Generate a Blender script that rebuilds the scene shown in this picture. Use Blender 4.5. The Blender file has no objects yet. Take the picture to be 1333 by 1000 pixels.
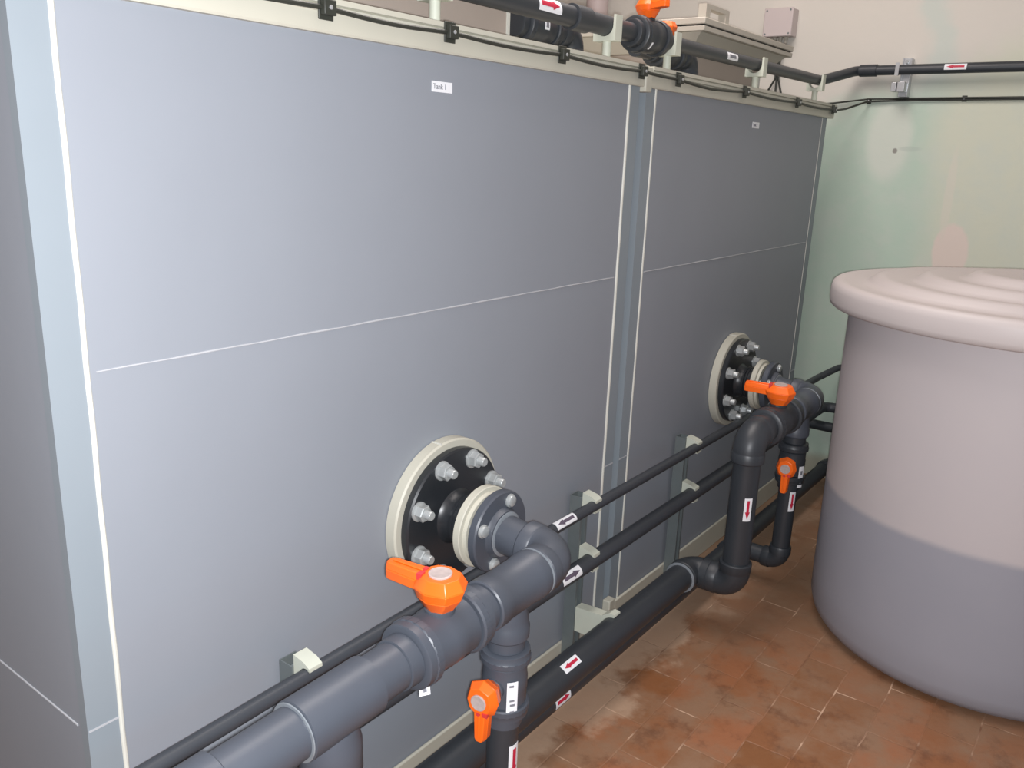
import bpy, math, random
from mathutils import Vector, Matrix
random.seed(4)
C = bpy.context.scene.collection
PI = math.pi
X, Y, Z = Vector((1,0,0)), Vector((0,1,0)), Vector((0,0,1))

# ------------------------------------------------------------------ materials
def lin(c): return c/12.92 if c <= .04045 else ((c+.055)/1.055)**2.4
def rgb(r, g, b): return (lin(r/255), lin(g/255), lin(b/255), 1)
class NT:
    def __init__(s, name):
        s.m = bpy.data.materials.new(name); s.m.use_nodes = True
        s.t = s.m.node_tree; s.b = s.t.nodes['Principled BSDF']
        s.co = s.t.nodes.new('ShaderNodeTexCoord').outputs['Object']
    def set(s, sock, v):
        if isinstance(v, bpy.types.NodeSocket): s.t.links.new(v, sock)
        else: sock.default_value = v
    def noise(s, scale, detail=3, rough=.55, vec=None, dist=0):
        n = s.t.nodes.new('ShaderNodeTexNoise'); s.set(n.inputs['Vector'], vec or s.co)
        n.inputs['Scale'].default_value = scale; n.inputs['Detail'].default_value = detail
        n.inputs['Roughness'].default_value = rough; n.inputs['Distortion'].default_value = dist
        return n.outputs['Fac']
    def math(s, op, a, b=None, clamp=False):
        n = s.t.nodes.new('ShaderNodeMath'); n.operation = op; n.use_clamp = clamp
        s.set(n.inputs[0], a)
        if b is not None: s.set(n.inputs[1], b)
        return n.outputs[0]
    def ramp(s, v, lo, hi):
        n = s.t.nodes.new('ShaderNodeMapRange'); n.interpolation_type = 'SMOOTHSTEP'
        s.set(n.inputs[0], v); n.inputs[1].default_value = lo; n.inputs[2].default_value = hi
        return n.outputs[0]
    def mix(s, f, a, b, mode='MIX'):
        n = s.t.nodes.new('ShaderNodeMix'); n.data_type = 'RGBA'; n.blend_type = mode
        s.set(n.inputs[0], f); s.set(n.inputs[6], a); s.set(n.inputs[7], b)
        return n.outputs[2]
    def sep(s):
        n = s.t.nodes.new('ShaderNodeSeparateXYZ'); s.set(n.inputs[0], s.co); return n.outputs
    def bump(s, h, strength, dist=.002):
        n = s.t.nodes.new('ShaderNodeBump'); n.inputs['Strength'].default_value = strength
        n.inputs['Distance'].default_value = dist; s.set(n.inputs['Height'], h)
        s.set(s.b.inputs['Normal'], n.outputs[0])
    def out(s, col, rough=.5, metal=0, spec=.5):
        s.set(s.b.inputs['Base Color'], col); s.set(s.b.inputs['Roughness'], rough)
        s.b.inputs['Metallic'].default_value = metal; s.b.inputs['Specular IOR Level'].default_value = spec
        return s.m

def plain(name, col, rough=.45, metal=0, var=.12, scale=18, spec=.5, bump=0):
    t = NT(name); d = tuple(c*(1-var) for c in col[:3])+(1,); l = tuple(min(1, c*(1+var)) for c in col[:3])+(1,)
    n = t.noise(scale, 4)
    if bump: t.bump(t.noise(scale*8, 2), bump)
    return t.out(t.mix(n, d, l), rough, metal, spec)

M = {}
M['tank'] = plain('grey_tank_sheet', rgb(139,144,152), .55, 0, .05, 3.0, .35, .12)
M['tank_edge'] = plain('grey_corner_profile', rgb(134,143,150), .5, 0, .05, 4, .35)
M['bead'] = plain('pale_weld_bead', rgb(205,205,196), .5, 0, .08, 30)
M['seam'] = plain('grey_weld_seam', rgb(176,178,182), .5, 0, .15, 25)
M['cream'] = plain('cream_polypropylene', rgb(190,188,174), .5, 0, .05, 9)
M['clip'] = plain('pale_clip_plastic', rgb(196,200,186), .5, 0, .05, 20)
M['pvc'] = plain('dark_grey_pipe_plastic', rgb(72,77,86), .42, 0, .08, 12)
M['pvc_dark'] = plain('charcoal_pipe_plastic', rgb(50,54,59), .42, 0, .1, 12)
M['pvc_lip'] = plain('pale_glue_line', rgb(122,128,134), .3, 0, .2, 40)
M['black'] = plain('black_flange_plastic', rgb(38,41,45), .35, 0, .15, 14)
M['rail'] = plain('dark_rail_pipe_plastic', rgb(58,62,68), .45, 0, .1, 12)
M['rubber'] = plain('black_rubber', rgb(30,32,32), .6, 0, .1, 30)
M['cable'] = plain('black_cable_sheath', rgb(48,50,44), .5, 0, .1, 30)
M['steel'] = plain('zinc_plated_steel', rgb(196,198,200), .3, .55, .12, 40)
M['strut'] = plain('dull_galvanised_strut', rgb(116,124,125), .45, .35, .12, 20)
M['bolt'] = plain('pale_bolt_steel', rgb(176,180,180), .3, .35, .1, 60)
M['orange'] = plain('orange_handle_plastic', rgb(250,108,28), .35, 0, .05, 20)
M['red_clip'] = plain('red_lock_plastic', rgb(205,60,60), .4, 0, .05, 20)
M['cap'] = plain('pale_cap_plastic', rgb(178,164,160), .45, 0, .22, 120)
M['paper'] = plain('white_label', rgb(232,234,238), .55, 0, .03, 30)
M['ink'] = plain('grey_label_ink', rgb(120,122,130), .6, 0, .1, 80)
M['red'] = plain('crimson_arrow_ink', rgb(190,30,62), .55, 0, .05, 60)
M['purple'] = plain('faded_arrow_ink', rgb(92,82,98), .55, 0, .1, 60)
M['hatch'] = plain('beige_hatch_plastic', rgb(178,172,160), .5, 0, .06, 8)
M['neck'] = plain('pinkish_hatch_neck', rgb(172,160,150), .55, 0, .06, 8)
M['box'] = plain('pale_junction_box_plastic', rgb(198,186,184), .5, 0, .03, 12)
M['vpipe'] = plain('pinkish_white_pipe', rgb(196,180,178), .5, 0, .05, 8)
M['lid'] = plain('pinkish_white_drum_lid', rgb(186,178,176), .5, 0, .04, 5, .4)

# drum: translucent wall, the liquid inside shows as a darker band below its level
t = NT('drum_plastic'); sx = t.sep()
lev = t.math('ADD', sx[2], t.math('MULTIPLY', t.math('SUBTRACT', t.noise(3), .5), .02))
f = t.ramp(lev, .512, .542)
up = t.mix(t.noise(4), rgb(178,172,174), rgb(184,177,177)); dn = t.mix(t.noise(5), rgb(142,143,152), rgb(149,149,157))
M['drum'] = t.out(t.mix(f, dn, up), .5, 0, .35)

# floor: terracotta bricks in rows along the tanks
t = NT('terracotta_floor')
mp = t.t.nodes.new('ShaderNodeMapping'); t.set(mp.inputs[0], t.co)
mp.inputs['Location'].default_value = (.05, .6185+.1335*20, 0)
wn = t.t.nodes.new('ShaderNodeTexNoise'); t.set(wn.inputs['Vector'], t.co); wn.inputs['Scale'].default_value = 9
va = t.t.nodes.new('ShaderNodeVectorMath'); va.operation = 'MULTIPLY_ADD'
t.set(va.inputs[0], wn.outputs['Color']); va.inputs[1].default_value = (.012,.012,0); t.set(va.inputs[2], mp.outputs[0])
br = t.t.nodes.new('ShaderNodeTexBrick'); t.set(br.inputs['Vector'], va.outputs[0])
for k, v in (('Scale',1),('Mortar Size',.0028),('Mortar Smooth',.4),('Bias',0),('Brick Width',.272),('Row Height',.1335)): br.inputs[k].default_value = v
br.inputs['Color1'].default_value = (.0,.0,.0,1); br.inputs['Color2'].default_value = (1,1,1,1); br.inputs['Mortar'].default_value = (.5,.5,.5,1)
tone = t.mix(br.outputs['Color'], rgb(128,84,51), rgb(152,99,68))
tone = t.mix(t.ramp(t.noise(5, 5, .6), .38, .66), tone, rgb(140,108,84))
tone = t.mix(t.math('MULTIPLY', t.ramp(t.noise(11, 5, .65), .5, .72), .55), tone, rgb(92,56,38))
sx = t.sep()
dust = t.math('MULTIPLY', t.ramp(t.math('ADD', sx[1], t.math('MULTIPLY', t.noise(4.3, 5, .6), .55)), .0, .08), .7)
tone = t.mix(dust, tone, rgb(184,156,132))
far = t.math('MULTIPLY', t.ramp(t.math('ADD', sx[0], t.math('MULTIPLY', t.noise(3.1, 4), 1.2)), 2.95, 3.5), .55)
tone = t.mix(far, tone, rgb(140,112,90))
crumb = t.ramp(t.noise(10, 3), .5, .62)
mf = t.math('MULTIPLY', br.outputs['Fac'], t.math('ADD', t.math('MULTIPLY', crumb, .75), .1))
mort = t.mix(t.ramp(t.noise(6), .4, .6), rgb(120,84,62), rgb(202,168,142))
t.bump(t.math('SUBTRACT', t.noise(30, 4), t.math('MULTIPLY', br.outputs['Fac'], .8)), .4, .003)
M['floor'] = t.out(t.mix(mf, tone, mort), t.ramp(t.noise(7), -.2, 1.2), 0, .35)

# plastered wall: patches of green, beige and pinkish paint
def wallmat(name):
    t = NT(name); s = t.sep(); y, z = s[1], s[2]
    n1 = t.noise(2.1, 4, .6); n2 = t.noise(7, 5, .6)
    w = t.math('MULTIPLY', t.math('SUBTRACT', n1, .5), .35)
    yy = t.math('ADD', y, w); zz = t.math('ADD', z, w)
    col = t.mix(t.ramp(yy, -.30, -.52), rgb(188,206,190), rgb(208,210,192))
    col = t.mix(t.math('MULTIPLY', t.ramp(n2, .4, .7), .5), col, rgb(200,207,196))
    top = t.ramp(t.math('ADD', zz, t.math('MULTIPLY', yy, .35)), 1.80, 2.0)
    col = t.mix(top, col, rgb(212,207,198))
    band = t.math('MULTIPLY', t.ramp(yy, -.24, -.32), t.ramp(yy, -.43, -.35))
    col = t.mix(t.math('MULTIPLY', band, t.math('MULTIPLY', top, .6)), col, rgb(194,206,198))
    def blob(cy, cz, ry, rz, c, k, col, e=(1.5,.45)):
        a = t.math('DIVIDE', t.math('SUBTRACT', y, cy), ry); b = t.math('DIVIDE', t.math('SUBTRACT', z, cz), rz)
        d = t.math('ADD', t.math('POWER', t.math('ABSOLUTE', a), 2), t.math('POWER', t.math('ABSOLUTE', b), 2))
        d = t.math('ADD', d, t.math('MULTIPLY', t.math('SUBTRACT', n2, .5), .9))
        return t.mix(t.math('MULTIPLY', t.ramp(d, *e), k), col, c)
    col = blob(-.20, 1.74, .10, .19, rgb(212,215,204), .8, col)
    col = blob(-.545, 1.24, .075, .13, rgb(224,207,197), .9, col, (1.25,.8))
    col = blob(-.5, 1.5, .02, .2, rgb(216,210,196), .6, col)
    col = blob(-.235, 1.69, .011, .012, rgb(140,136,130), .9, col)
    col = blob(-.30, 1.70, .05, .012, rgb(170,182,172), .35, col)
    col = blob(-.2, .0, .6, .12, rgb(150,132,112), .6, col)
    t.bump(t.noise(26, 5), .25, .004)
    return t.out(col, .75, 0, .25)
M['wall'] = wallmat('painted_plaster'); 
M['backwall'] = plain('pale_plaster', rgb(200,188,182), .8, 0, .05, 2, .2)

# ------------------------------------------------------------------ mesh building
class MB:
    def __init__(s): s.v = []; s.f = []
    def add(s, vs, fs):
        o = len(s.v); s.v += [tuple(v) for v in vs]; s.f += [tuple(i+o for i in f) for f in fs]; return s
    def box(s, x0, x1, y0, y1, z0, z1):
        vs = [(x,y,z) for z in (z0,z1) for y in (y0,y1) for x in (x0,x1)]
        return s.add(vs, [(0,2,3,1),(4,5,7,6),(0,1,5,4),(2,6,7,3),(0,4,6,2),(1,3,7,5)])
    def prism(s, poly, M4, h0, h1, poly2=None):
        # polygon (x,y) raised from h0 to h1 along local z
        n = len(poly); p2 = poly2 or poly
        vs = [M4 @ Vector((a,b,h0)) for a,b in poly]+[M4 @ Vector((a,b,h1)) for a,b in p2]
        fs = [tuple(range(n-1,-1,-1)), tuple(range(n,2*n))]+[(i,(i+1)%n,n+(i+1)%n,n+i) for i in range(n)]
        return s.add(vs, fs)
    def lathe(s, p, d, prof, seg=40, caps=True):
        # prof: (distance along d, radius)
        d = Vector(d).normalized(); p = Vector(p); a = d.orthogonal().normalized(); b = d.cross(a)
        vs = []; fs = []
        for h, r in prof:
            for i in range(seg):
                t = 2*PI*i/seg; vs.append(p+d*h+(a*math.cos(t)+b*math.sin(t))*max(r,1e-5))
        m = len(prof)
        for j in range(m-1):
            for i in range(seg):
                k = (i+1)%seg; fs.append((j*seg+i, j*seg+k, (j+1)*seg+k, (j+1)*seg+i))
        if caps: fs.append(tuple(range(seg-1,-1,-1))); fs.append(tuple((m-1)*seg+i for i in range(seg)))
        return s.add(vs, fs)
    def cyl(s, a, b, r, seg=32, bev=0):
        a, b = Vector(a), Vector(b); L = (b-a).length
        pr = [(0,r-bev),(bev,r),(L-bev,r),(L,r-bev)] if bev else [(0,r),(L,r)]
        return s.lathe(a, b-a, pr, seg)
    def sweep(s, pts, r, seg=24):
        pts = [Vector(p) for p in pts]; n = len(pts); rs = r if isinstance(r, list) else [r]*n
        vs = []; fs = []; prev = None
        for i, p in enumerate(pts):
            tg = (pts[min(i+1,n-1)]-pts[max(i-1,0)]).normalized()
            if prev is None: a = tg.orthogonal().normalized()
            else: a = (prev-tg*prev.dot(tg)).normalized()
            prev = a; b = tg.cross(a)
            for k in range(seg):
                t = 2*PI*k/seg; vs.append(p+(a*math.cos(t)+b*math.sin(t))*rs[i])
        for j in range(n-1):
            for i in range(seg):
                k = (i+1)%seg; fs.append((j*seg+i, j*seg+k, (j+1)*seg+k, (j+1)*seg+i))
        fs.append(tuple(range(seg-1,-1,-1))); fs.append(tuple((n-1)*seg+i for i in range(seg)))
        return s.add(vs, fs)
    def build(s, name, mat, parent=None, loc=None, angle=.62, bevel=0):
        me = bpy.data.meshes.new(name); me.from_pydata(s.v, [], s.f)
        me.update()
        me.shade_smooth(); me.set_sharp_from_angle(angle=angle)
        me.materials.append(mat)
        o = bpy.data.objects.new(name, me); C.objects.link(o)
        if parent: o.parent = parent
        if bevel:
            b = o.modifiers.new('edge', 'BEVEL'); b.width = bevel; b.segments = 2; b.limit_method = 'ANGLE'; b.angle_limit = .7
        return o

def arc(corner, d1, d2, R, n=10):
    """points of a fillet at corner between the arms d1 and d2 (right angle or wider)"""
    corner, d1, d2 = Vector(corner), Vector(d1).normalized(), Vector(d2).normalized()
    ang = d1.angle(d2); tl = R/math.tan(ang/2); a = corner+d1*tl; b = corner+d2*tl
    cen = corner+(d1+d2).normalized()*(R/math.sin(ang/2)); u, v = a-cen, b-cen; th = u.angle(v)
    return [cen+(u*math.sin((1-k/n)*th)+v*math.sin(k/n*th))/math.sin(th) for k in range(n+1)]
def bent(pts, R):
    """polyline with rounded corners"""
    pts = [Vector(p) for p in pts]; out = [pts[0]]
    for i in range(1, len(pts)-1): out += arc(pts[i], pts[i-1]-pts[i], pts[i+1]-pts[i], R, 7)
    return out+[pts[-1]]

def tag(o, label=None, cat=None, group=None, kind=None):
    if label: o['label'] = label
    if cat: o['category'] = cat
    if group: o['group'] = group
    if kind: o['kind'] = kind
    return o
def thing(name, label, cat, loc=(0,0,0), group=None):
    o = bpy.data.objects.new(name, None); C.objects.link(o); o.location = loc; o.empty_display_size = .05
    o['base'] = 1; del o['base']
    return tag(o, label, cat, group)
class P:
    """parts of a thing whose Empty stands at loc: builds in world coordinates and hangs them under it"""
    def __init__(s, name, label, cat, loc, group=None):
        s.e = thing(name, label, cat, loc, group); s.o = Vector(loc)
    def part(s, mb, name, mat, under=None, label=None, **k):
        o = mb.build(name, mat, None, **k)
        o.data.transform(Matrix.Translation(-s.o)); o.parent = under or s.e
        if label: o['label'] = label
        return o
    def share(s, src, name, off, under=None):
        """another part with the same mesh, moved by off"""
        o = src.copy(); o.name = name; C.objects.link(o); o.parent = under or s.e
        o.location = Vector(src.location)+Vector(off); return o

def elbow_mb(corner, d1, d2, r, L, R=None):
    R = R or r*1.05; d1, d2 = Vector(d1), Vector(d2); c = Vector(corner)
    pts = [c+d1*L, c+d1*(L-.004), c+d1*(L-.03), c+d1*(L-.034)]; rs = [r*.97, r*1.03, r*1.03, r*.985]
    a = arc(c, d1, d2, R, 12); pts += a; rs += [r*.985]*len(a)
    pts += [c+d2*(L-.034), c+d2*(L-.03), c+d2*(L-.004), c+d2*L]; rs += [r*.985, r*1.03, r*1.03, r*.97]
    return MB().sweep(pts, rs, 36)
def ring_mb(p, d, r, w=.005):
    return MB().lathe(p, d, [(0,r*.98),(w*.3,r),(w*.7,r),(w,r*.98)], 36)

def patch_mb(p, ax, nrm, r, s0, s1, t0, t1, off, n=6):
    """curved rectangle on a pipe: s along the axis, t around it"""
    p, ax, nrm = Vector(p), Vector(ax).normalized(), Vector(nrm).normalized(); side = ax.cross(nrm)
    mb = MB(); vs = []; fs = []
    for o in (off, off-.0006):
        for s_ in (s0, s1):
            for k in range(n+1):
                t = (t0+(t1-t0)*k/n)/r; vs.append(p+ax*s_+(nrm*math.cos(t)+side*math.sin(t))*(r+o))
    q = n+1
    for k in range(n):
        fs += [(k,k+1,q+k+1,q+k), (2*q+k+1,2*q+k,3*q+k,3*q+k+1), (k,2*q+k,2*q+k+1,k+1), (q+k,q+k+1,3*q+k+1,3*q+k)]
    fs += [(0,q,3*q,2*q), (q-1,3*q-1,4*q-1,2*q-1)]
    return mb.add(vs, fs)
def arrow_mb(p, ax, nrm, r, L, W, off):
    """arrow pointing along ax on a pipe"""
    p, ax, nrm = Vector(p), Vector(ax).normalized(), Vector(nrm).normalized(); side = ax.cross(nrm)
    secs = [(-L/2, W*.26), (L*.12, W*.26), (L*.12, W*.5), (L/2, W*.01)]; n = 5; vs = []; fs = []
    for o in (off, off-.0005):
        for s_, w in secs:
            for k in range(n+1):
                t = (-w+2*w*k/n)/r; vs.append(p+ax*s_+(nrm*math.cos(t)+side*math.sin(t))*(r+o))
    q = n+1; m = len(secs)
    for j in range(m-1):
        for k in range(n):
            fs.append((j*q+k, j*q+k+1, (j+1)*q+k+1, (j+1)*q+k))
            b = m*q; fs.append((b+j*q+k+1, b+j*q+k, b+(j+1)*q+k, b+(j+1)*q+k+1))
    return MB().add(vs, fs)
def arrow_sticker(T, p, ax, nrm, r, L=.085, W=.034, ink='red', label=None):
    s = T.part(patch_mb(p, ax, nrm, r, -L/2, L/2, -W/2, W/2, .0012), 'arrow_sticker', M['paper'], label=label or 'white sticker with a red arrow')
    T.part(arrow_mb(p, ax, nrm, r, L*.8, W*.62, .0019), 'arrow', M[ink], s)
    return s
def paper_tag(T, p, ax, nrm, r, L, W, lines):
    s = T.part(patch_mb(p, ax, nrm, r, -L/2, L/2, -W/2, W/2, .0012), 'paper_tag', M['paper'], label='white paper tag')
    mb = MB()
    for a, b, c, d in lines:
        q = patch_mb(p, ax, nrm, r, a*L, b*L, c*W, d*W, .0018, 3); mb.add(q.v, q.f)
    T.part(mb, 'print', M['ink'], s)

# ------------------------------------------------------------------ the setting
def struct(mb, name, mat, label=None):
    o = mb.build(name, mat); o['kind'] = 'structure'
    if label: o['label'] = label
    return o
struct(MB().box(-2.6, 4.52, -4.2, 2.4, -.1, 0), 'floor', M['floor'], 'terracotta brick floor')
struct(MB().box(4.42, 4.52, -4.2, 2.4, 0, 3.4), 'wall_right', M['wall'], 'patchy green and beige plaster wall at the end of the room')
struct(MB().box(-2.6, 4.42, 2.3, 2.4, 0, 3.4), 'wall_back', M['backwall'], 'plaster wall behind the tanks')
struct(MB().box(-2.6, 4.52, -4.2, 2.4, 3.4, 3.5), 'ceiling', M['backwall'], 'ceiling')

# ------------------------------------------------------------------ tanks
def text_mesh(body, size):
    cu = bpy.data.curves.new('letters', 'FONT'); cu.body = body; cu.size = size; cu.extrude = .0004; cu.align_x = 'CENTER'; cu.align_y = 'CENTER'
    o = bpy.data.objects.new('letters', cu); C.objects.link(o)
    me = bpy.data.meshes.new_from_object(o.evaluated_get(bpy.context.evaluated_depsgraph_get()))
    bpy.data.objects.remove(o); return me

def tank(x0, x1, label, lx, lw, text, extras):
    T = P('storage_tank', label, 'tank', (x0, 0, 0), 'grey welded tanks')
    D = 1.7; ZT = 1.82
    T.part(MB().box(x0+.06, x1-.06, 0, .02, .02, ZT+.04), 'front_panel', M['tank'])
    T.part(MB().box(x0, x0+.02, .02, D, .02, ZT+.04), 'end_panel', M['tank'])
    T.part(MB().box(x1-.02, x1, .02, D, .02, ZT+.04), 'end_panel', M['tank'])
    T.part(MB().box(x0+.02, x1-.02, D-.02, D, .02, ZT+.04), 'back_panel', M['tank'])
    T.part(MB().box(x0+.02, x1-.02, .02, D-.02, ZT+.01, ZT+.03), 'roof_panel', M['cream'])
    for a, b in ((x0, x0+.06), (x1-.06, x1)):
        c = T.part(MB().box(a, b, -.002, .0201, .02, ZT+.04), 'corner_profile', M['tank_edge'])
        m = MB().box(a+.002, b-.002, -.0032, -.0015, .636, .6395); T.part(m, 'profile_joint', M['seam'], c)
    for xb in (x0+.06, x1-.06):
        pts = [(xb+.0006*math.sin(i*1.3), -.0005, .03+i*(ZT-.03)/40) for i in range(41)]
        T.part(MB().sweep(pts, .0018 if xb > 4 else .005, 10), 'weld_bead', M['bead'], label='pale vertical weld bead')
    n = 60; pts = []; rs = []
    for i in range(n+1):
        pts.append((x0+.075+(x1-x0-.15)*i/n, .0, 1.262+.0004*math.sin(i*.9))); rs.append(.0012+.0011*random.random())
    T.part(MB().sweep(pts, rs, 8), 'weld_seam', M['seam'], label='pale horizontal weld seam')
    pts = [(x0-.0002, .03+(D-.06)*i/10, .638) for i in range(11)]
    T.part(MB().sweep(pts, .002, 8), 'weld_seam', M['seam'])
    # cream rim with stepped lip
    prof = [(.02,ZT),(-.014,ZT),(-.016,ZT+.004),(-.016,ZT+.036),(-.022,ZT+.038),(-.022,ZT+.046),(-.018,ZT+.048),(-.024,ZT+.05),(-.024,ZT+.06),(.06,ZT+.06),(.06,ZT+.04),(.02,ZT+.04)]
    xa, xb = x0-(.035 if extras=='left' else .0), x1+(.05 if extras=='right' else 0)
    mb = MB(); k = len(prof)
    mb.add([(xa,a,b) for a,b in prof]+[(xb,a,b) for a,b in prof], [tuple(range(k)), tuple(range(2*k-1,k-1,-1))]+[(i,k+i,k+(i+1)%k,(i+1)%k) for i in range(k)])
    T.part(mb, 'rim', M['cream'], label='cream rim along the top edge', angle=.3)
    T.part(MB().box(x0+.03, x1-.03, -.012, -.0021, .0, .098), 'base_strip', M['cream'], label='cream strip along the foot', bevel=.004)
    T.part(MB().box(x0+.005, x1-.005, .021, D-.02, 0, .02), 'base_plate', M['cream'])
    if extras == 'right':
        T.part(MB().box(x0-.0395, x0-.0002, -.021, .03, ZT-.014, ZT+.0585), 'rim_joint', M['cream'], bevel=.004)
        T.part(MB().box(x0-.0395, x0-.0002, -.03, -.0, .0, .13), 'foot_joint', M['cream'], bevel=.004)
    lb = T.part(MB().box(lx-lw/2, lx+lw/2, -.0012, 0.0, 1.741, 1.763), 'label', M['paper'], label='white printed label')
    me = text_mesh(text, .0155); me.materials.append(M['ink'])
    me.transform(Matrix.Translation(Vector((lx-.008, -.0016, 1.752))-T.o) @ Matrix.Rotation(PI/2, 4, 'X'))
    tx = bpy.data.objects.new('lettering', me); C.objects.link(tx); tx.parent = lb
    return T
tank(.573, 2.334, 'large grey sheet tank on the left, nearest the camera, with a cream rim', 1.46, .066, 'Tank 1', 'left')
tank(2.374, 4.09, 'grey sheet tank on the right, touching the end of the room, partly behind the drum', 3.258, .066, 'Tank 2', 'right')

# ------------------------------------------------------------------ flanges on the tank faces
def hexa(r, rot=0): return [(r*math.cos(rot+PI/3*i), r*math.sin(rot+PI/3*i)) for i in range(6)]
def frame(o, zdir, xdir):
    z = Vector(zdir).normalized(); x = (Vector(xdir)-z*Vector(xdir).dot(z)).normalized(); y = z.cross(x)
    m = Matrix((x, y, z)).transposed().to_4x4(); m.translation = Vector(o); return m
Z0, Y1 = .752, -.355
Z1 = .742      # axis of the outlet pipes
def zA(x): return Z1-.03*(1.475-x)
def tank_flange(x, label):
    T = P('tank_flange', label, 'flange', (x, 0, Z0), 'bolted outlet flanges on the tanks')
    c = Vector((x, -.0025, Z0))
    T.part(MB().lathe(c, -Y, [(0,.192),(.026,.192),(.030,.188),(.030,.1)], 72), 'backing_ring', M['cream'], label='cream backing ring')
    for a in (1.75, 4.6):
        d = Vector((math.cos(a), 0, math.sin(a)))
        T.part(MB().box(-.002,.002,-.0312,-.001,.186,.1936), 'ring_joint', M['bead'])
        C.objects[-1].data.transform(Matrix.Translation(T.o)); C.objects[-1].data.transform(Matrix.Rotation(PI/2-a, 4, 'Y')) 
    T.part(MB().lathe(c-Y*.0301, -Y, [(0,.172),(.016,.172),(.020,.168),(.020,.07),(.023,.068),(.030,.062),(.046,.060),(.048,.064),(.054,.064),(.056,.060),(.060,.064),(.066,.064),(.068,.060),(.092,.060)], 64), 'flange_plate', M['black'], label='black plastic flange plate')
    T.part(MB().lathe(c-Y*.1222, -Y, [(0,.070),(.001,.096),(.004,.1),(.020,.1),(.022,.098),(.0225,.088),(.032,.086),(.0325,.06)], 56), 'loose_ring', M['cream'], label='cream loose flange ring')
    T.part(MB().lathe(c-Y*.1548, -Y, [(0,.062),(.001,.072),(.012,.072),(.0125,.05)], 40), 'stub_collar', M['black'])
    def bolt(ang, R, base, k, name):
        p = Vector((x+R*math.cos(ang), base, Z0+R*math.sin(ang)))
        b = T.part(MB().lathe(p+Y*.01, -Y, [(0,.0115*k),(.040*k+.01,.0115*k),(.043*k+.01,.0095*k)], 16), name, M['bolt'])
        T.part(MB().lathe(p, -Y, [(0,.024*k),(.004*k,.024*k),(.005*k,.022*k)], 24), 'washer', M['bolt'], b)
        m = frame(p-Y*.0051*k, -Y, (math.cos(ang+.4), 0, math.sin(ang+.4)))
        T.part(MB().prism(hexa(.0205*k), m, 0, .018*k).prism(hexa(.0205*k), m, .018*k, .020*k, hexa(.018*k)), 'nut', M['bolt'], b)
    for i in range(8): bolt(PI/8+i*PI/4, .146, -.0527, 1.0, 'bolt')
    return T
tank_flange(1.475, 'large black bolted flange on a cream ring on the left tank, nearest the camera')
tank_flange(3.254, 'large black bolted flange on a cream ring on the right tank, beside the drum')

# ------------------------------------------------------------------ ball valves with orange handles
def handle_parts(T, m, s=1.0, cap_label=True):
    """m: frame with stem axis z and lever along +x; the stem bottom at z=0"""
    S = m @ Matrix.Scale(s, 4)
    mid = [(-.056,0),(-.040,-.036),(.0,-.047),(.034,-.036),(.046,-.019),(.046,.019),(.034,.036),(.0,.047),(-.040,.036)]
    low = [(a*.5,b*.55) for a,b in mid]; top = [(a*.72-.002,b*.74) for a,b in mid]
    mb = MB().prism(low, S, -.012, .016, [(a*.86,b*.88) for a,b in mid]).prism([(a*.86,b*.88) for a,b in mid], S, .016, .036, mid).prism(mid, S, .036, .058, top)
    lv0 = [(.025,-.021),(.112,-.0165),(.122,-.010),(.122,.010),(.112,.0165),(.025,.021)]
    lv1 = [(.025,-.016),(.110,-.0125),(.119,-.008),(.119,.008),(.110,.0125),(.025,.016)]
    mb.prism(lv0, S, .020, .040, lv0).prism(lv0, S, .040, .054, lv1)
    mb.prism([(.03,-.004),(.108,-.003),(.108,.003),(.03,.004)], S, .054, .057)
    h = T.part(mb, 'handle', M['orange'], label='orange lever handle', bevel=.003*s)
    c = m @ Vector((-.002,0,.0582))
    T.part(MB().lathe(S @ Vector((-.002,0,.0581)), m.to_3x3() @ Z, [(0,.0225*s),(.003*s,.0225*s),(.004*s,.0205*s),(.0035*s,.018*s),(.0035*s,.001)], 28), 'cap', M['cap'], h, label='pale round cap')
    T.part(MB().prism([(.024,.012),(.033,.014),(.033,.028),(.022,.028)], S, .050, .062).prism([(.028,-.006),(.036,-.006),(.036,.004),(.028,.004)], S, .050, .061), 'lock_tab', M['red_clip'], h)
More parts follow.
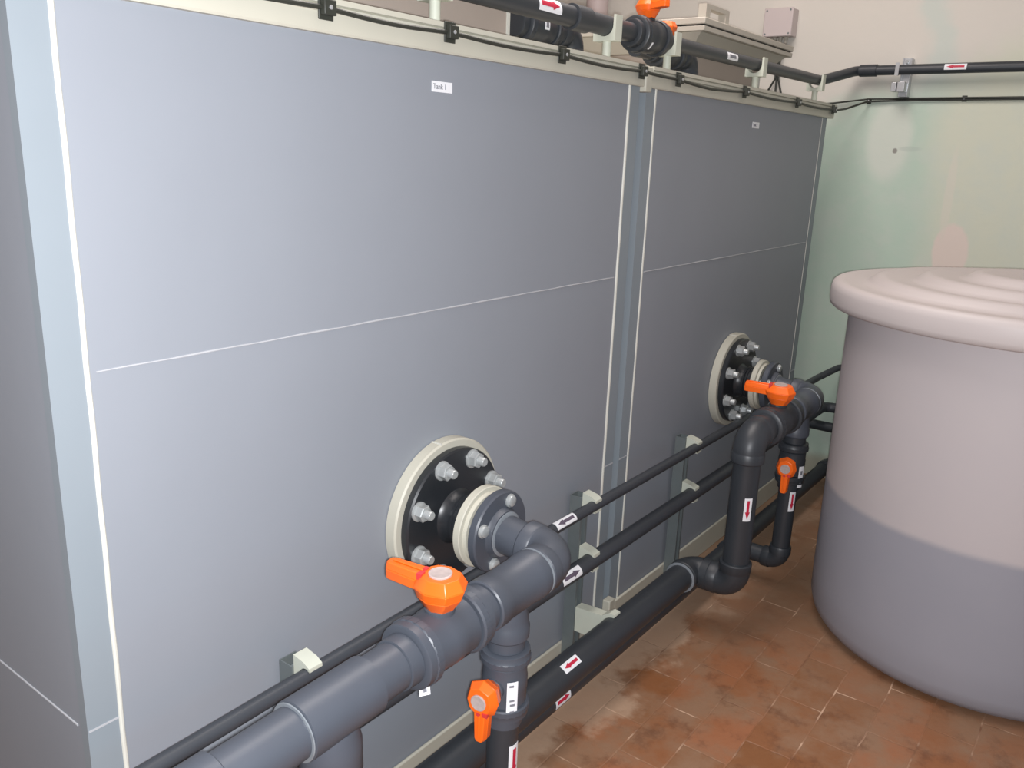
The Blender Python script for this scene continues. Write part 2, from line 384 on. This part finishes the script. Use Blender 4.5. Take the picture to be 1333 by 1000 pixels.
def ball_valve(label, c, pdir, stem, lever, r, half, group, s=1.0, tags=(), mat='pvc'):
    """r: body radius, half: half length between the socket ends"""
    c = Vector(c); pd = Vector(pdir).normalized(); st = Vector(stem).normalized()
    T = P('ball_valve', label, 'valve', tuple(c), group)
    h = half; n = r*1.14
    T.part(MB().lathe(c-pd*h*.46, pd, [(0,r*.9),(.004,r),(h*.3,r),(h*.34,r*1.03),(h*.58,r*1.03),(h*.62,r),(h*.92-.004,r),(h*.92,r*.9)], 44), 'body', M[mat])
    for sg in (-1, 1):
        d = pd*sg; b = c+d*h*.462
        mb = MB().lathe(b, d, [(0,n*.94),(.003,n),(h*.13,n),(h*.15,n*.97),(h*.27,n*.96),(h*.29,n*.9),(h*.295,r*.8)], 44)
        a = d.orthogonal().normalized(); q = d.cross(a)
        for i in range(22):
            t = 2*PI*i/22; u = a*math.cos(t)+q*math.sin(t)
            mb.prism([(-.0035*s,-n*.02),(.0035*s,-n*.02),(.002*s,n*.05),(-.002*s,n*.05)], frame(b+u*n*.985, d, d.cross(u)), .003, h*.14)
        T.part(mb, 'union_nut', M[mat])
        T.part(MB().lathe(b+d*h*.296, d, [(0,r*.8),(.001,r*.86),(h*.23,r*.84),(h*.238,r*.80),(h*.242,r*.7)], 44), 'end_socket', M[mat])
    T.part(MB().lathe(c+st*r*.7, st, [(0,r*.52),(r*.36,r*.5),(r*.4,.026*s),(r*.34+.03*s,.026*s)], 32), 'stem', M[mat])
    handle_parts(T, frame(c+st*(r*1.04+.012*s), st, lever), s)
    for args in tags: paper_tag(T, *args)
    return T

# ------------------------------------------------------------------ outlet assemblies
def outlet(x, xt, label, ringlab):
    """elbow and tee glued to the tank flange: from the flange out to the tee of the drain valve"""
    T = P('outlet_pipe', label, 'pipe', (x, Y1, Z0), 'outlet pipes bolted to the tank flanges')
    c = Vector((x, -.1700, Z0))
    def ax(q): return Vector((q, Y1, Z1-.03*(x-q) if x < 2 else Z1))
    D = (ax(x-1)-ax(x)).normalized()
    T.part(MB().lathe(c, -Y, [(0,.05),(.0005,.096),(.004,.1),(.020,.1),(.024,.097),(.0245,.062),(.028,.06),(.032,.0585),(.038,.0565)], 60), 'pipe_flange', M['pvc'])
    for i in range(4):
        a = 1.2+i*PI/2; p = Vector((x+.078*math.cos(a), -.1946, Z0+.078*math.sin(a)))
        b = T.part(MB().lathe(p, -Y, [(0,.0165),(.004,.0165),(.006,.014),(.010,.013),(.011,.011)], 20), 'flange_bolt', M['bolt'])
        T.part(MB().lathe(p+Y*.0243, Y, [(0,.007),(.0100,.007)], 10), 'shank', M['bolt'], b)
    T.part(ring_mb((x, -.2082, Z0), -Y, .0545, .0025), 'glue_line', M['pvc_lip'])
    T.part(MB().cyl((x, -.2083, Z0), (x, Y1+.087, Z0-.0075), .0465, 36), 'pipe_stub', M['pvc'])
    T.part(elbow_mb((x, Y1, Z1), (Vector((x,-.2083,Z0))-Vector((x,Y1,Z1))).normalized(), D, .0535, .088), 'elbow', M['pvc'])
    T.part(ring_mb(ax(x-.0885), D, .0553, .0025), 'glue_line', M['pvc_lip'])
    # tee
    a, b = x-.0926, xt-.088
    mb = MB().lathe(ax(a), D, [(0,.053),(.003,.0555),(.032,.0555),(.035,.0535),(a-b-.038,.0535),(a-b-.034,.0555),(a-b-.003,.0555),(a-b,.0525)], 44)
    mb.lathe((xt, Y1, Z1-.03), -Z, [(0,.04),(.035,.046),(.05,.047),(.054,.049),(.078,.049),(.082,.046)], 40)
    T.part(mb, 'tee', M['pvc'])
    return T
Y2P, Z2P = -.165, .112      # lower floor pipe
Y1P, Z1P = -.195, .205      # upper floor pipe
XF = (1.475, 3.254); XT = (1.292, 3.085); XV = (1.072, 2.80)
outlet(XF[0], XT[0], 'grey elbow and tee bolted to the near left flange', '')
outlet(XF[1], XT[1], 'dark elbow and tee bolted to the far right flange beside the drum', '')

# main valves, handles on top, levers towards the tank
va, vb = XT[0]-.0885, .952
bv = ball_valve('large grey union ball valve at lower left, its orange lever pointing at the tank', ((va+vb)/2, Y1, zA((va+vb)/2)), (1,0,.03), (-.03,0,1), (-.1,1,0), .0585, (va-vb)/2, 'orange handled ball valves on the outlets', 1.0)
m = frame((1.022, -.366, .6605), (-.5,-.8,.25), (1,-.5,0))
tg_ = bv.part(MB().prism([(-.0105,-.024),(.0105,-.024),(.0105,.010),(-.0105,.010)], m, 0, .0008), 'paper_tag', M['paper'], label='white paper tag hanging under the valve')
bv.part(MB().prism([(-.006,-.003),(.006,-.003),(.006,-.001),(-.006,-.001)], m, .0009, .0012).prism([(-.003,-.018),(.004,-.018),(.004,-.010),(-.003,-.010)], m, .0009, .0012), 'print', M['ink'], tg_)
va2, vb2 = XT[1]-.0885, 2.700
ball_valve('dark ball valve near the drum with an orange lever on top', ((va2+vb2)/2, Y1, Z1), X, Z, (-.1,1,0), .0585, (va2-vb2)/2, 'orange handled ball valves on the outlets', 1.0, [], 'pvc_dark')
# drain valves below the tees, handles facing out of the pipe, levers hanging down
zc, zh = .503, .136
ZA, ZB = Z1-.1125, .418
for i, (xt, lab, mat) in enumerate(((XT[0], 'upright grey ball valve at the bottom middle with a hanging orange lever', 'pvc'), (XT[1], 'upright dark ball valve beside the drum with a hanging red-orange lever', 'pvc_dark'))):
    tg = [((xt, Y1, (ZA+ZB)/2-.02), Z, (-.56,-.83,0), .051, .085, .024, [(.36,.42,-.3,.1),(-.05,.0,-.25,.2),(-.18,-.12,-.2,.25),(-.4,-.32,-.2,.2)])]
    if i: tg = [((xt, Y1, ZB+.06), Z, (-.4,-.92,0), .051, .085, .024, [(-.3,-.1,-.2,.2),(.1,.3,-.2,.2)])]
    ball_valve(lab, (xt, Y1, (ZA+ZB)/2), Z, (-1,-.12,0), (0,0,-1), .048, (ZA-ZB)/2, 'orange handled ball valves on the outlets', .80, tg, mat)

# pipes down to the lower floor pipe
for i, (xt, lab) in enumerate(((XT[0], 'grey downpipe with a red arrow under the near drain valve'), (XT[1], 'dark downpipe with a faded red arrow under the far drain valve'))):
    T = P('drain_pipe', lab, 'pipe', (xt, Y1, Z2P), 'drain pipes below the valves')
    T.part(MB().cyl((xt, Y1, ZB-.0005), (xt, Y1, Z2P+.062), .0345, 32), 'pipe', M['pvc_dark'])
    T.part(elbow_mb((xt, Y1, Z2P), Z, Y, .040, .064), 'elbow', M['pvc_dark'])
    T.part(MB().cyl((xt, Y1+.062, Z2P), (xt, Y2P-.046, Z2P), .034, 32), 'pipe', M['pvc_dark'])
    if i == 0: arrow_sticker(T, (xt, Y1, .325), -Z, (-.05,-1,0), .0345, .095, .030)
    else: arrow_sticker(T, (xt, Y1, .372), -Z, (-.62,-.8,0), .0345, .08, .024)

# riser at the far end of the upper floor pipe
XR = 2.612
T = P('riser_pipe', 'dark vertical pipe with a red arrow, standing left of the drum', 'pipe', (XR, Y1, Z1P))
T.part(elbow_mb((XR, Y1, Z1), X, -Z, .0535, .087), 'elbow', M['pvc_dark'])
T.part(MB().cyl((XR, Y1, Z1-.086), (XR, Y1, Z1P+.086), .0455, 36), 'pipe', M['pvc_dark'])
T.part(elbow_mb((XR, Y1, Z1P), Z, Y, .0535, .087, .05), 'elbow', M['pvc_dark'])
arrow_sticker(T, (XR, Y1, .50), -Z, (-.72,-.7,0), .0455, .082, .026)

# near horizontal run to the left: pipe, tee, branch to the upper floor pipe
T = P('outlet_run', 'thick grey pipe with a tee running out of the lower left corner', 'pipe', (.5, Y1, Z0))
def ax(q): return Vector((q, Y1, zA(q)))
D = (ax(0)-ax(1)).normalized()
T.part(MB().cyl(ax(vb-.0005), ax(.888), .0455, 36), 'pipe', M['pvc'])
mb = MB().lathe(ax(.8885), D, [(0,.050),(.002,.0530),(.155,.0530),(.157,.050)], 44)
mb.lathe(ax(.805)-Z*.03, -Z, [(0,.045),(.03,.0525),(.085,.0535),(.088,.052)], 40)
T.part(mb, 'tee', M['pvc'])
T.part(ring_mb(ax(.731), D, .0515, .0025), 'glue_line', M['pvc_lip'])
T.part(MB().cyl(ax(.7308), ax(.588), .0455, 36), 'pipe', M['pvc'])
T.part(MB().lathe(ax(.5878), D, [(0,.052),(.002,.0535),(.22,.0535),(.222,.052)], 44), 'coupling', M['pvc'])
T.part(MB().cyl(ax(.365), ax(-.1), .0455, 36), 'pipe', M['pvc'])
T.part(MB().cyl((.805, Y1, zA(.805)-.118), (.805, Y1, Z1P+.086), .0455, 36), 'branch_pipe', M['pvc'])
T.part(elbow_mb((.805, Y1, Z1P), Z, Y, .0535, .087, .05), 'elbow', M['pvc'])

# ------------------------------------------------------------------ pipes along the foot of the tanks
T = P('floor_pipe', 'thick dark pipe along the foot of the tanks, upper of the two', 'pipe', (1.5, Y1P, Z1P))
T.part(MB().cyl((-.2, Y1P, Z1P), (XR-.0885, Y1P, Z1P), .0465, 36), 'pipe', M['pvc_dark'])
T.part(elbow_mb((XR, Y1P, Z1P), -X, -Y, .0535, .0775, .05), 'elbow', M['pvc_dark'])
T.part(ring_mb((XR-.0875, Y1P, Z1P), X, .0546, .0022), 'glue_line', M['pvc_lip'])
arrow_sticker(T, (1.79, Y1P, Z1P), -X, (0,-.5,.86), .0465, .078, .027)
T = P('floor_pipe', 'dark pipe lying lowest beside the floor, under the thicker pipe', 'pipe', (2.0, Y2P, Z2P))
T.part(MB().cyl((-.2, Y2P, Z2P), (4.24, Y2P, Z2P), .0335, 32), 'pipe', M['pvc_dark'])
for xt in XT:
    T.part(MB().lathe((xt-.07, Y2P, Z2P), X, [(0,.0336),(.002,.040),(.138,.040),(.14,.0336)], 32).lathe((xt, Y2P-.02, Z2P), -Y, [(0,.036),(.025,.038),(.0255,.034)], 32), 'tee', M['pvc_dark'])
T.part(elbow_mb((4.34, Y2P, Z2P), -X, -Y, .039, .1, .06), 'elbow', M['pvc_dark'])
T.part(MB().cyl((4.34, Y2P-.098, Z2P), (4.34, -2.2, Z2P), .0335, 32), 'wall_run', M['pvc_dark'])
arrow_sticker(T, (1.795, Y2P, Z2P), X, (0,-.97,.22), .0335, .075, .030)

# two rail pipes on the brackets
YR = -.092
T = P('rail_pipe', 'thin dark pipe, topmost of those running along the tank fronts', 'pipe', (2.0, YR, .593))
T.part(MB().sweep([(-.2,YR,.560),(.6,YR,.574),(1.3,YR,.586),(2.0,YR,.593),(4.12,YR,.593)]+bent([(4.12,YR,.593),(4.2,YR,.593),(4.355,YR-.05,.625),(4.37,-.3,.63),(4.37,-2.2,.63)], .03)[1:], .0165, 20), 'pipe', M['rail'])
arrow_sticker(T, (1.905, YR, .593), -X, (0,-.6,.8), .0165, .10, .027, 'purple', 'white sticker with a faded arrow')
T = P('rail_pipe', 'dark pipe running along the tank fronts just below the thinnest one', 'pipe', (2.0, YR, .407))
T.part(MB().sweep(bent([(-.2,YR,.407),(4.36,YR,.407),(4.36,-2.2,.407)], .05), .0255, 24), 'pipe', M['rail'])
arrow_sticker(T, (1.94, YR, .407), X, (0,-.8,.6), .0255, .10, .032, 'purple', 'white sticker with a faded arrow')
o = MB().sweep(bent([(4.36,.5,.30),(4.36,-2.2,.30)], .05), .0255, 24).build('wall_pipe', M['pvc_dark'])
tag(o, 'dark pipe low on the end wall, passing behind the drum', 'pipe')

# ------------------------------------------------------------------ struts and clips
def strut(x, h, label):
    mb = MB()
    prof = [(-.021,0),(-.021,-.041),(-.0105,-.041),(-.0105,-.034),(-.0185,-.034),(-.0185,-.0025),(.0185,-.0025),(.0185,-.034),(.0105,-.034),(.0105,-.041),(.021,-.041),(.021,0)]
    k = len(prof); yo = -.0125
    mb.add([(x+a,b+yo,0.0) for a,b in prof]+[(x+a,b+yo,h) for a,b in prof], [tuple(range(k)), tuple(range(2*k-1,k-1,-1))]+[(i,k+i,k+(i+1)%k,(i+1)%k) for i in range(k)])
    o = mb.build('strut_channel', M['strut'], angle=.4)
    return tag(o, label, 'bracket', 'steel struts carrying the rail pipes')
def clip(x, y, z, r, reach, label):
    """moulded saddle clip: block on the strut, two jaws round the pipe"""
    yb = -.0545; R = r+.0008; w = .017; t = .010
    a0, a1 = -.55*PI, .72*PI
    def pt(a, q): return (y-math.cos(a)*q, z+math.sin(a)*q)
    inner = []; outer = []
    n = 18
    for i in range(n+1):
        lo_, hi_ = (.62,.62) if r < .03 else (.49,.62); a = PI-lo_*PI+(lo_+hi_)*PI*i/n        # jaw opens away from the tank
        inner.append(pt(a, R))
    hi = z+R+(.008 if r < .03 else -.01); lo = z-R-.004
    if r < .03:
        poly = [(yb, z+R+.018), (y+R*.3, hi+.004), (y-R*.62, z+R*.95+.004), (y-R*.66, z+R*.8)] + inner[::-1] + [(y-R*.62, z-R*.95-.004), (y+R*.3, lo), (yb, z-R*.9)]
    else:
        poly = [(yb, z+.034), (y+R*.95, z+R*.86), (y+R*.40, z+R+.011), (y+R*.02, z+R+.010), (y-R*.02, z+R+.004)] + inner + [(y-R*.42, z-R*.96-.004), (y-R*.30, z-R-.006), (y+R*.5, z-R-.004), (yb, z-.05)]
    mb = MB(); k = len(poly)
    for s in (0,):
        mb.add([(x-w,a,b) for a,b in poly]+[(x+w,a,b) for a,b in poly], [tuple(range(k)), tuple(range(2*k-1,k-1,-1))]+[(i,k+i,k+(i+1)%k,(i+1)%k) for i in range(k)])
    o = mb.build('pipe_clip', M['clip'], angle=.5)
    return tag(o, label, 'pipe clip', 'pale pipe clips on the struts')
for x, w in ((.985,'left'),(2.085,'middle'),(2.80,'right')):
    strut(x, {'left':.588,'middle':.612,'right':.622}[w], {'left':'short-looking steel strut behind the thick grey pipe at lower left','middle':'galvanised upright strut just right of the near grey elbow','right':'galvanised upright strut on the right tank left of the vertical dark pipe'}[w])
    clip(x, YR, .5805 if w == 'left' else .593, .0165, 0, {'left':'white clip on the strut behind the thick pipe at lower left','middle':'pale clip holding the thinnest pipe right of the near elbow','right':'pale clip holding the thinnest pipe on the far strut'}[w])
    clip(x, YR, .407, .0255, 0, {'left':'clip on the second pipe hidden low behind the thick grey pipe','middle':'pale clip holding the second pipe right of the near elbow','right':'pale clip holding the second pipe on the far strut'}[w])
    if w != 'right': clip(x, Y1P, Z1P, .0465, 0, {'left':'clip on the floor pipe at lower left behind the thick pipe','middle':'largest pale clip, gripping the thick floor pipe'}[w])

# ------------------------------------------------------------------ drum
DX, DY = 3.213, -1.042
T = P('storage_drum', 'large round pale plastic drum with a lid and a dark liquid level', 'drum', (DX, DY, 0))
prof = [(0,.49),(.004,.51),(.02,.54),(.045,.558),(.08,.567)]+[(.08+.09*i,.568+.0003*i) for i in range(1,13)]+[(1.19,.571)]
T.part(MB().lathe((DX,DY,0), Z, prof, 128), 'body', M['drum'], angle=.8)
LZ = 1.155
lp = [(0,.574),(-.002,.600),(.0,.630),(.006,.638),(.020,.641),(.058,.641),(.074,.637),(.083,.627),(.0855,.612),(.084,.596),(.079,.575)]
r = .515; h = .079
for k in range(3):
    lp += [(h,r+.03),(h+.001,r+.016),(h+.009,r+.002),(h+.021,r-.012),(h+.027,r-.026),(h+.028,r-.045),(h+.024,r-.07)]
    h += .018; r -= .148
lp += [(h,.06),(h,.001)]
T.part(MB().lathe((DX,DY,LZ), Z, lp, 128), 'lid', M['lid'], label='pinkish white lid with round steps', angle=.9)
q = math.radians(200.5)
mb = MB(); n = 8; rr = .598
vs = []
for s in range(n+1):
    a = q+.17*s/n
    for r_, z_ in ((rr, LZ+.0865), (rr+.012, LZ+.0845), (rr, LZ+.084), (rr+.012, LZ+.083)): vs.append((DX+r_*math.cos(a), DY+r_*math.sin(a), z_))
fs = []
for s in range(n): b = s*4; fs += [(b,b+1,b+5,b+4),(b+2,b+6,b+7,b+3),(b,b+4,b+6,b+2),(b+1,b+3,b+7,b+5)]
fs += [(0,2,3,1),(n*4,n*4+1,n*4+3,n*4+2)]
T.part(mb.add(vs, fs), 'label', M['paper'], label='thin white strip on the lid edge')  # narrow white strip curved along the lid edge

# ------------------------------------------------------------------ on top of the tanks
ZR = 1.8805     # top of the rim
YT, ZTP = .055, 1.975
def standoff_clip(x, label):
    T = P('pipe_holder', label, 'pipe clip', (x, YT, ZR-.03), 'cream pipe holders on the tank tops')
    T.part(MB().lathe((x, YT, 1.8505), Z, [(0,.03),(.006,.03),(.007,.0125),(.096,.0125)], 20), 'post', M['clip'])
    R = .0285; out = R+.008
    pts = []
    for i in range(17): a = PI*1.0+(PI*1.05)*i/16; pts.append((YT-math.cos(a)*R, ZTP+math.sin(a)*R))
    poly = [(YT+out, ZTP+.028), (YT+R, ZTP+.028)] + pts + [(YT-out, ZTP-.002), (YT-out, ZTP-.041), (YT+out, ZTP-.041)]
    poly = [(YT-(a-YT), b) for a, b in poly]
    mb = MB(); k = len(poly); w = .018
    mb.add([(x-w,a,b) for a,b in poly]+[(x+w,a,b) for a,b in poly], [tuple(range(k)), tuple(range(2*k-1,k-1,-1))]+[(i,k+i,k+(i+1)%k,(i+1)%k) for i in range(k)])
    T.part(mb, 'cradle', M['clip'], angle=.5)
for x, l in ((1.495,'cream post rising off the left tank rim at the top edge'),(2.225,'cream pipe holder on the left tank, just left of the round top valve'),(2.60,'cream pipe holder just right of the round top valve'),(3.34,'cream pipe holder in front of the hatch neck, right of centre'),(4.05,'cream pipe holder at the corner where the pipe turns to the wall')):
    standoff_clip(x, l)
VX = (2.352, 2.556)
T = P('overflow_pipe', 'dark pipe along the top of the tanks up to the round valve', 'pipe', (1.5, YT, ZTP))
T.part(MB().cyl((.3, YT, ZTP), (VX[0]-.0005, YT, ZTP), .0272, 28), 'pipe', M['pvc_dark'])
T.part(MB().lathe((2.03, YT, ZTP), X, [(0,.028),(.002,.0335),(.076,.0335),(.078,.028)], 32), 'coupling', M['pvc_dark'])
arrow_sticker(T, (1.90, YT, ZTP), X, (0,-.95,.3), .0272, .10, .036)
ball_valve('round dark ball valve on the tank top with an orange lever towards the room', ((VX[0]+VX[1])/2, YT, ZTP), X, Z, (-.5,-1,0), .047, (VX[1]-VX[0])/2, 'valves on the tank tops', .78, [(((VX[0]+VX[1])/2-.05, YT, ZTP), X, (0,-.75,-.66), .05, .03, .024, [(-.2,.2,-.2,.2)])], 'pvc_dark')
T = P('transfer_pipe', 'dark pipe along the right tank top that bends up and follows the end wall', 'pipe', (3.4, YT, ZTP))
XC = 4.352
T.part(MB().sweep([(VX[1]+.0005,YT,ZTP)]+bent([(2.7,YT,ZTP),(4.105,YT,ZTP+.008),(XC,-.025,2.045),(XC,-2.6,2.06)], .03), .0222, 28), 'pipe', M['pvc_dark'])
T.part(MB().sweep([(XC,-.045,2.0455),(XC,-.0455,2.0455),(XC,-.12,2.0457),(XC,-.1205,2.0457)], [.0223,.027,.027,.0223], 28), 'coupling', M['pvc_dark'])
arrow_sticker(T, (XC, -.455, 2.0475), Y, (-.97,0,.24), .0222, .09, .026)
paper_tag(T, (3.06, YT, ZTP+.001), X, (0,-1,.1), .0222, .09, .024, [(-.3,.3,-.25,.2)])

def feed(xv, label, vlabel, yb, stub):
    """second line behind: ball valve, then an elbow down into the tank roof"""
    zb = 1.965
    ball_valve(vlabel, (xv, yb, zb), X, Z, (1,.25,0), .044, .105, 'valves on the tank tops', .78, [((xv-.01, yb, zb), X, (0,-.96,.1), .0455, .022, .03, [(-.3,.3,-.3,.3)])], 'pvc_dark')
    T = P('feed_pipe', label, 'pipe', (xv+.2, yb, zb), 'feed pipes on the tank tops')
    if stub: T.part(MB().cyl((xv-.1055, yb, zb), (xv-.1055-stub, yb, zb), .031, 28), 'pipe', M['pvc_dark'])
    T.part(elbow_mb((xv+.18, yb, zb), -X, -Z, .040, .0745), 'elbow', M['pvc_dark'])
    T.part(MB().lathe((xv+.18, yb, zb-.0747), -Z, [(0,.036),(.02,.036),(.021,.052),(.0395,.052)], 28), 'down_stub', M['pvc_dark'])
feed(2.10, 'dark feed pipe and elbow behind the overflow pipe on the left tank', 'dark ball valve behind the arrow marked pipe on the left tank', .215, 0)
feed(2.79, 'dark feed pipe and elbow behind the round valve on the right tank', 'ball valve half hidden behind the round valve, only its orange lever showing', .165, .1)

def hatch(x0, x1, ys, label, lid, ov=.1):
    T = P('inspection_hatch', label, 'hatch', (x0, ys, 1.85), 'raised hatches on the tank tops')
    T.part(MB().box(x0, x1, ys, ys+.5, 1.8502, 1.996), 'neck', M['neck'], bevel=.003)
    for xx in (x0, x1): T.part(MB().box(xx-.005, xx+.005, ys-.005, ys+.005, 1.8502, 1.9955), 'neck_corner', M['bead'])
    if lid:
        a, b, c, d = x0-.09, x1+ov, ys-.10, ys+.6
        mb = MB(); lo = [(x0-.02,ys-.02),(x1+.2*ov,ys-.02),(x1+.2*ov,ys+.52),(x0-.02,ys+.52)]; hi = [(a+.02,c+.02),(b-.02,c+.02),(b-.02,d-.02),(a+.02,d-.02)]
        T.part(MB().prism(lo, Matrix(), 1.9962, 2.056, hi), 'collar', M['hatch'])
        T.part(MB().box(a, b, c, d, 2.0562, 2.073), 'collar_flange', M['hatch'], bevel=.002)
        T.part(MB().box(a+.006, b-.006, c+.006, d-.006, 2.0732, 2.078), 'seal', M['rubber'], label='dark seal line')
        L = T.part(MB().box(a-.002, b+.002, c-.002, d+.002, 2.0782, 2.1), 'cover', M['hatch'], bevel=.003)
        hx = a+.035; hy = c+.015
        T.part(MB().box(hx,hx+.035,hy,hy+.03,2.1002,2.1352).box(hx+.17,hx+.2,hy,hy+.03,2.1002,2.1352).box(hx,hx+.2,hy,hy+.03,2.1352,2.15), 'grip', M['hatch'], L)
hatch(3.035, 3.735, .2, 'raised beige hatch with a flat lid and grip on the right tank', True)
hatch(1.15, 1.945, .2, 'beige hatch neck cut off by the top edge on the left tank', True, .02)
o = MB().lathe((4.3, 1.395, .0), Z, [(0,.06),(3.4,.06)], 28).build('vertical_pipe', M['vpipe'])
tag(o, 'pinkish white vertical pipe in the background behind the tank tops', 'pipe')

# ------------------------------------------------------------------ cable along the rim
YC = -.0285
pts = []
knots = [(.6,1.866),(1.113,1.861),(1.453,1.861),(1.881,1.861),(2.294,1.859),(2.53,1.856),(2.76,1.846),(3.057,1.858),(3.61,1.857),(4.085,1.856),(4.125,1.856)]
for i in range(len(knots)-1):
    (a,b),(c,d) = knots[i], knots[i+1]
    for k in range(8):
        u = k/8; sag = (.0015 if c-a < .3 else .006)*math.sin(PI*u); pts.append((a+(c-a)*u, YC, b+(d-b)*u-sag))
pts += bent([(4.125,YC,1.856),(4.26,-.03,1.87),(4.402,-.085,1.912),(4.408,-.3,1.918),(4.408,-2.4,1.932)], .03)
o = MB().sweep(pts, .0048, 10).build('rim_cable', M['cable']); tag(o, 'thin black cable clipped along the cream tank rim and on along the end wall', 'cable')
o = MB().sweep(bent([(4.402,.25,1.893),(4.402,.07,1.905),(4.402,-.09,1.923),(4.402,-2.4,1.942)], .02), .0042, 10).build('wall_cable', M['cable']); tag(o, 'second black cable along the end wall above the rim cable', 'cable')
def cable_clip(p, n, label):
    T = P('cable_clip', label, 'cable clip', p, 'black cable clips'); p = Vector(p); n = Vector(n)
    m = frame(p, n, X if abs(n.x) < .5 else Y)
    s = .0175 if abs(n.x) < .5 else .011
    T.part(MB().prism([(-s,-s*1.2),(s,-s*1.2),(s,s*1.2),(-s,s*1.2)], m, 0, .0035).prism([(-s*.8,-s*.75),(s*.8,-s*.75),(s*.8,s*.75),(-s*.8,s*.75)], m, .0036, .016), 'saddle', M['cable'], bevel=.0015)
    T.part(MB().lathe(p+n*.0162-(m.to_3x3() @ Y)*0, n, [(0,.004),(.0015,.004),(.002,.003)], 12), 'screw', M['steel'])
lab = ['black cable clip on the rim farthest left, near the top edge','black cable clip on the rim above the left tank label','black cable clip on the rim right of the left tank label','black cable clip on the rim just left of the joint between the tanks','black cable clip on the rim just right of the joint between the tanks','black cable clip on the rim above the right tank label','black cable clip on the rim next to last before the corner','black cable clip at the right end of the rim']
for (x, z), l in zip([knots[i] for i in (1,2,3,4,5,7,8,9)], lab): cable_clip((x, -.0245, z), (0,-1,0), l)
for y, z, l in ((-.086,1.915,'cable clip on the end wall nearest the tank'),(-.497,1.924,'cable clip on the end wall above the drum')): cable_clip((4.4199, y, z), (-1,0,0), l)

# ------------------------------------------------------------------ junction box, its cables, wall bracket
T = P('junction_box', 'square pale junction box on the end wall above the hatch lid', 'junction box', (4.42, .37, 2.21))
T.part(MB().box(4.352, 4.4199, .305, .445, 2.215, 2.342), 'base', M['box'], bevel=.004)
cv = T.part(MB().box(4.336, 4.3518, .303, .447, 2.213, 2.344), 'cover', M['box'], bevel=.004)
for yy in (.316,.434):
    for zz in (2.225,2.332): T.part(MB().lathe((4.3359,yy,zz), -X, [(0,.0045),(.001,.0045)], 10), 'screw', M['strut'], cv)
for yy in (.40,.372,.345): T.part(MB().lathe((4.39,yy,2.2148), -Z, [(0,.011),(.012,.011),(.013,.0085),(.03,.0075)], 14), 'cable_gland', M['hatch'])
for yy, e, l in ((.40,.43,'black lead dropping left under the junction box'),(.372,.372,'black lead dropping straight under the junction box'),(.345,.335,'black lead dropping right under the junction box')):
    o = MB().sweep(bent([(4.39,yy,2.184),(4.39,.37+(yy-.372)*.25,2.09),(4.395,.37+(yy-.372)*.3,2.02),(4.4,e,1.93),(4.4,e,1.6)], .03), .005, 10).build('box_lead', M['cable']); tag(o, l, 'cable', 'leads below the junction box')
T = P('wall_bracket', 'shiny zinc bracket holding the dark pipe on the end wall', 'bracket', (4.42, -.22, 2.0))
T.part(MB().box(4.376, 4.4199, -.262, -.222, 1.93, 2.098).box(4.372,4.3759,-.262,-.256,1.93,2.098).box(4.372,4.3759,-.228,-.222,1.93,2.098), 'channel', M['steel'], bevel=.001)
T.part(MB().box(4.318,4.3755,-.222,-.2,1.95,1.99).box(4.32,4.3755,-.258,-.226,1.948,1.992), 'foot_plate', M['steel'], bevel=.002)
mb = MB().sweep([(XC+math.cos(a)*.0245, -.214, 2.0465+math.sin(a)*.0245) for a in [PI*.25+i*PI*1.5/16 for i in range(17)]], .0016, 8)
mb.box(XC-.027, XC-.0245, -.222, -.206, 2.02, 2.075)
T.part(mb, 'pipe_strap', M['steel'])
T.part(MB().prism(hexa(.008), frame((4.3755,-.242,2.082), -X, Y), 0, .008), 'bolt', M['bolt'])

# ------------------------------------------------------------------ lights
def light(name, kind, loc, energy, col, **k):
    l = bpy.data.lights.new(name, kind); l.energy = energy; l.color = col
    for a, v in k.items(): setattr(l, a, v)
    o = bpy.data.objects.new(name, l); C.objects.link(o); o.location = loc; return o
light('camera_flash', 'POINT', (.012, -1.303, 1.613), 205, (.955,.97,1.0), shadow_soft_size=.012)
light('ceiling_lamp', 'AREA', (2.3, .05, 3.35), 52, (1.0,.92,.88), shape='RECTANGLE', size=2.2, size_y=1.0)
w = bpy.data.worlds.new('room_air'); bpy.context.scene.world = w; w.use_nodes = True
w.node_tree.nodes['Background'].inputs[0].default_value = (.80,.86,.95,1); w.node_tree.nodes['Background'].inputs[1].default_value = .27

# ------------------------------------------------------------------ camera
cd = bpy.data.cameras.new('camera'); cam = bpy.data.objects.new('camera', cd); C.objects.link(cam)
R = Matrix(((0.602376272082078,-0.7973671527418749,0.03672125489160037),(-0.19067406539109383,-0.18841366599187337,-0.9634021440990961),(0.7751040108396622,0.5733288011218506,-0.26553315835211705)))
right, down, fwd = R[0].copy(), R[1].copy(), R[2].copy()
m = Matrix((right, -down, -fwd)).transposed().to_4x4(); m.translation = Vector((0,-1.3,1.625))
cam.matrix_world = m
cd.sensor_fit = 'HORIZONTAL'; cd.sensor_width = 36; cd.lens = 36*1103.2177/1333; cd.clip_start = .02; cd.clip_end = 60
sc = bpy.context.scene; sc.camera = cam
sc.view_settings.view_transform = 'Standard'; sc.view_settings.look = 'None'; sc.view_settings.gamma = 1
sc.view_settings.use_curve_mapping = False; sc.view_settings.exposure = 0
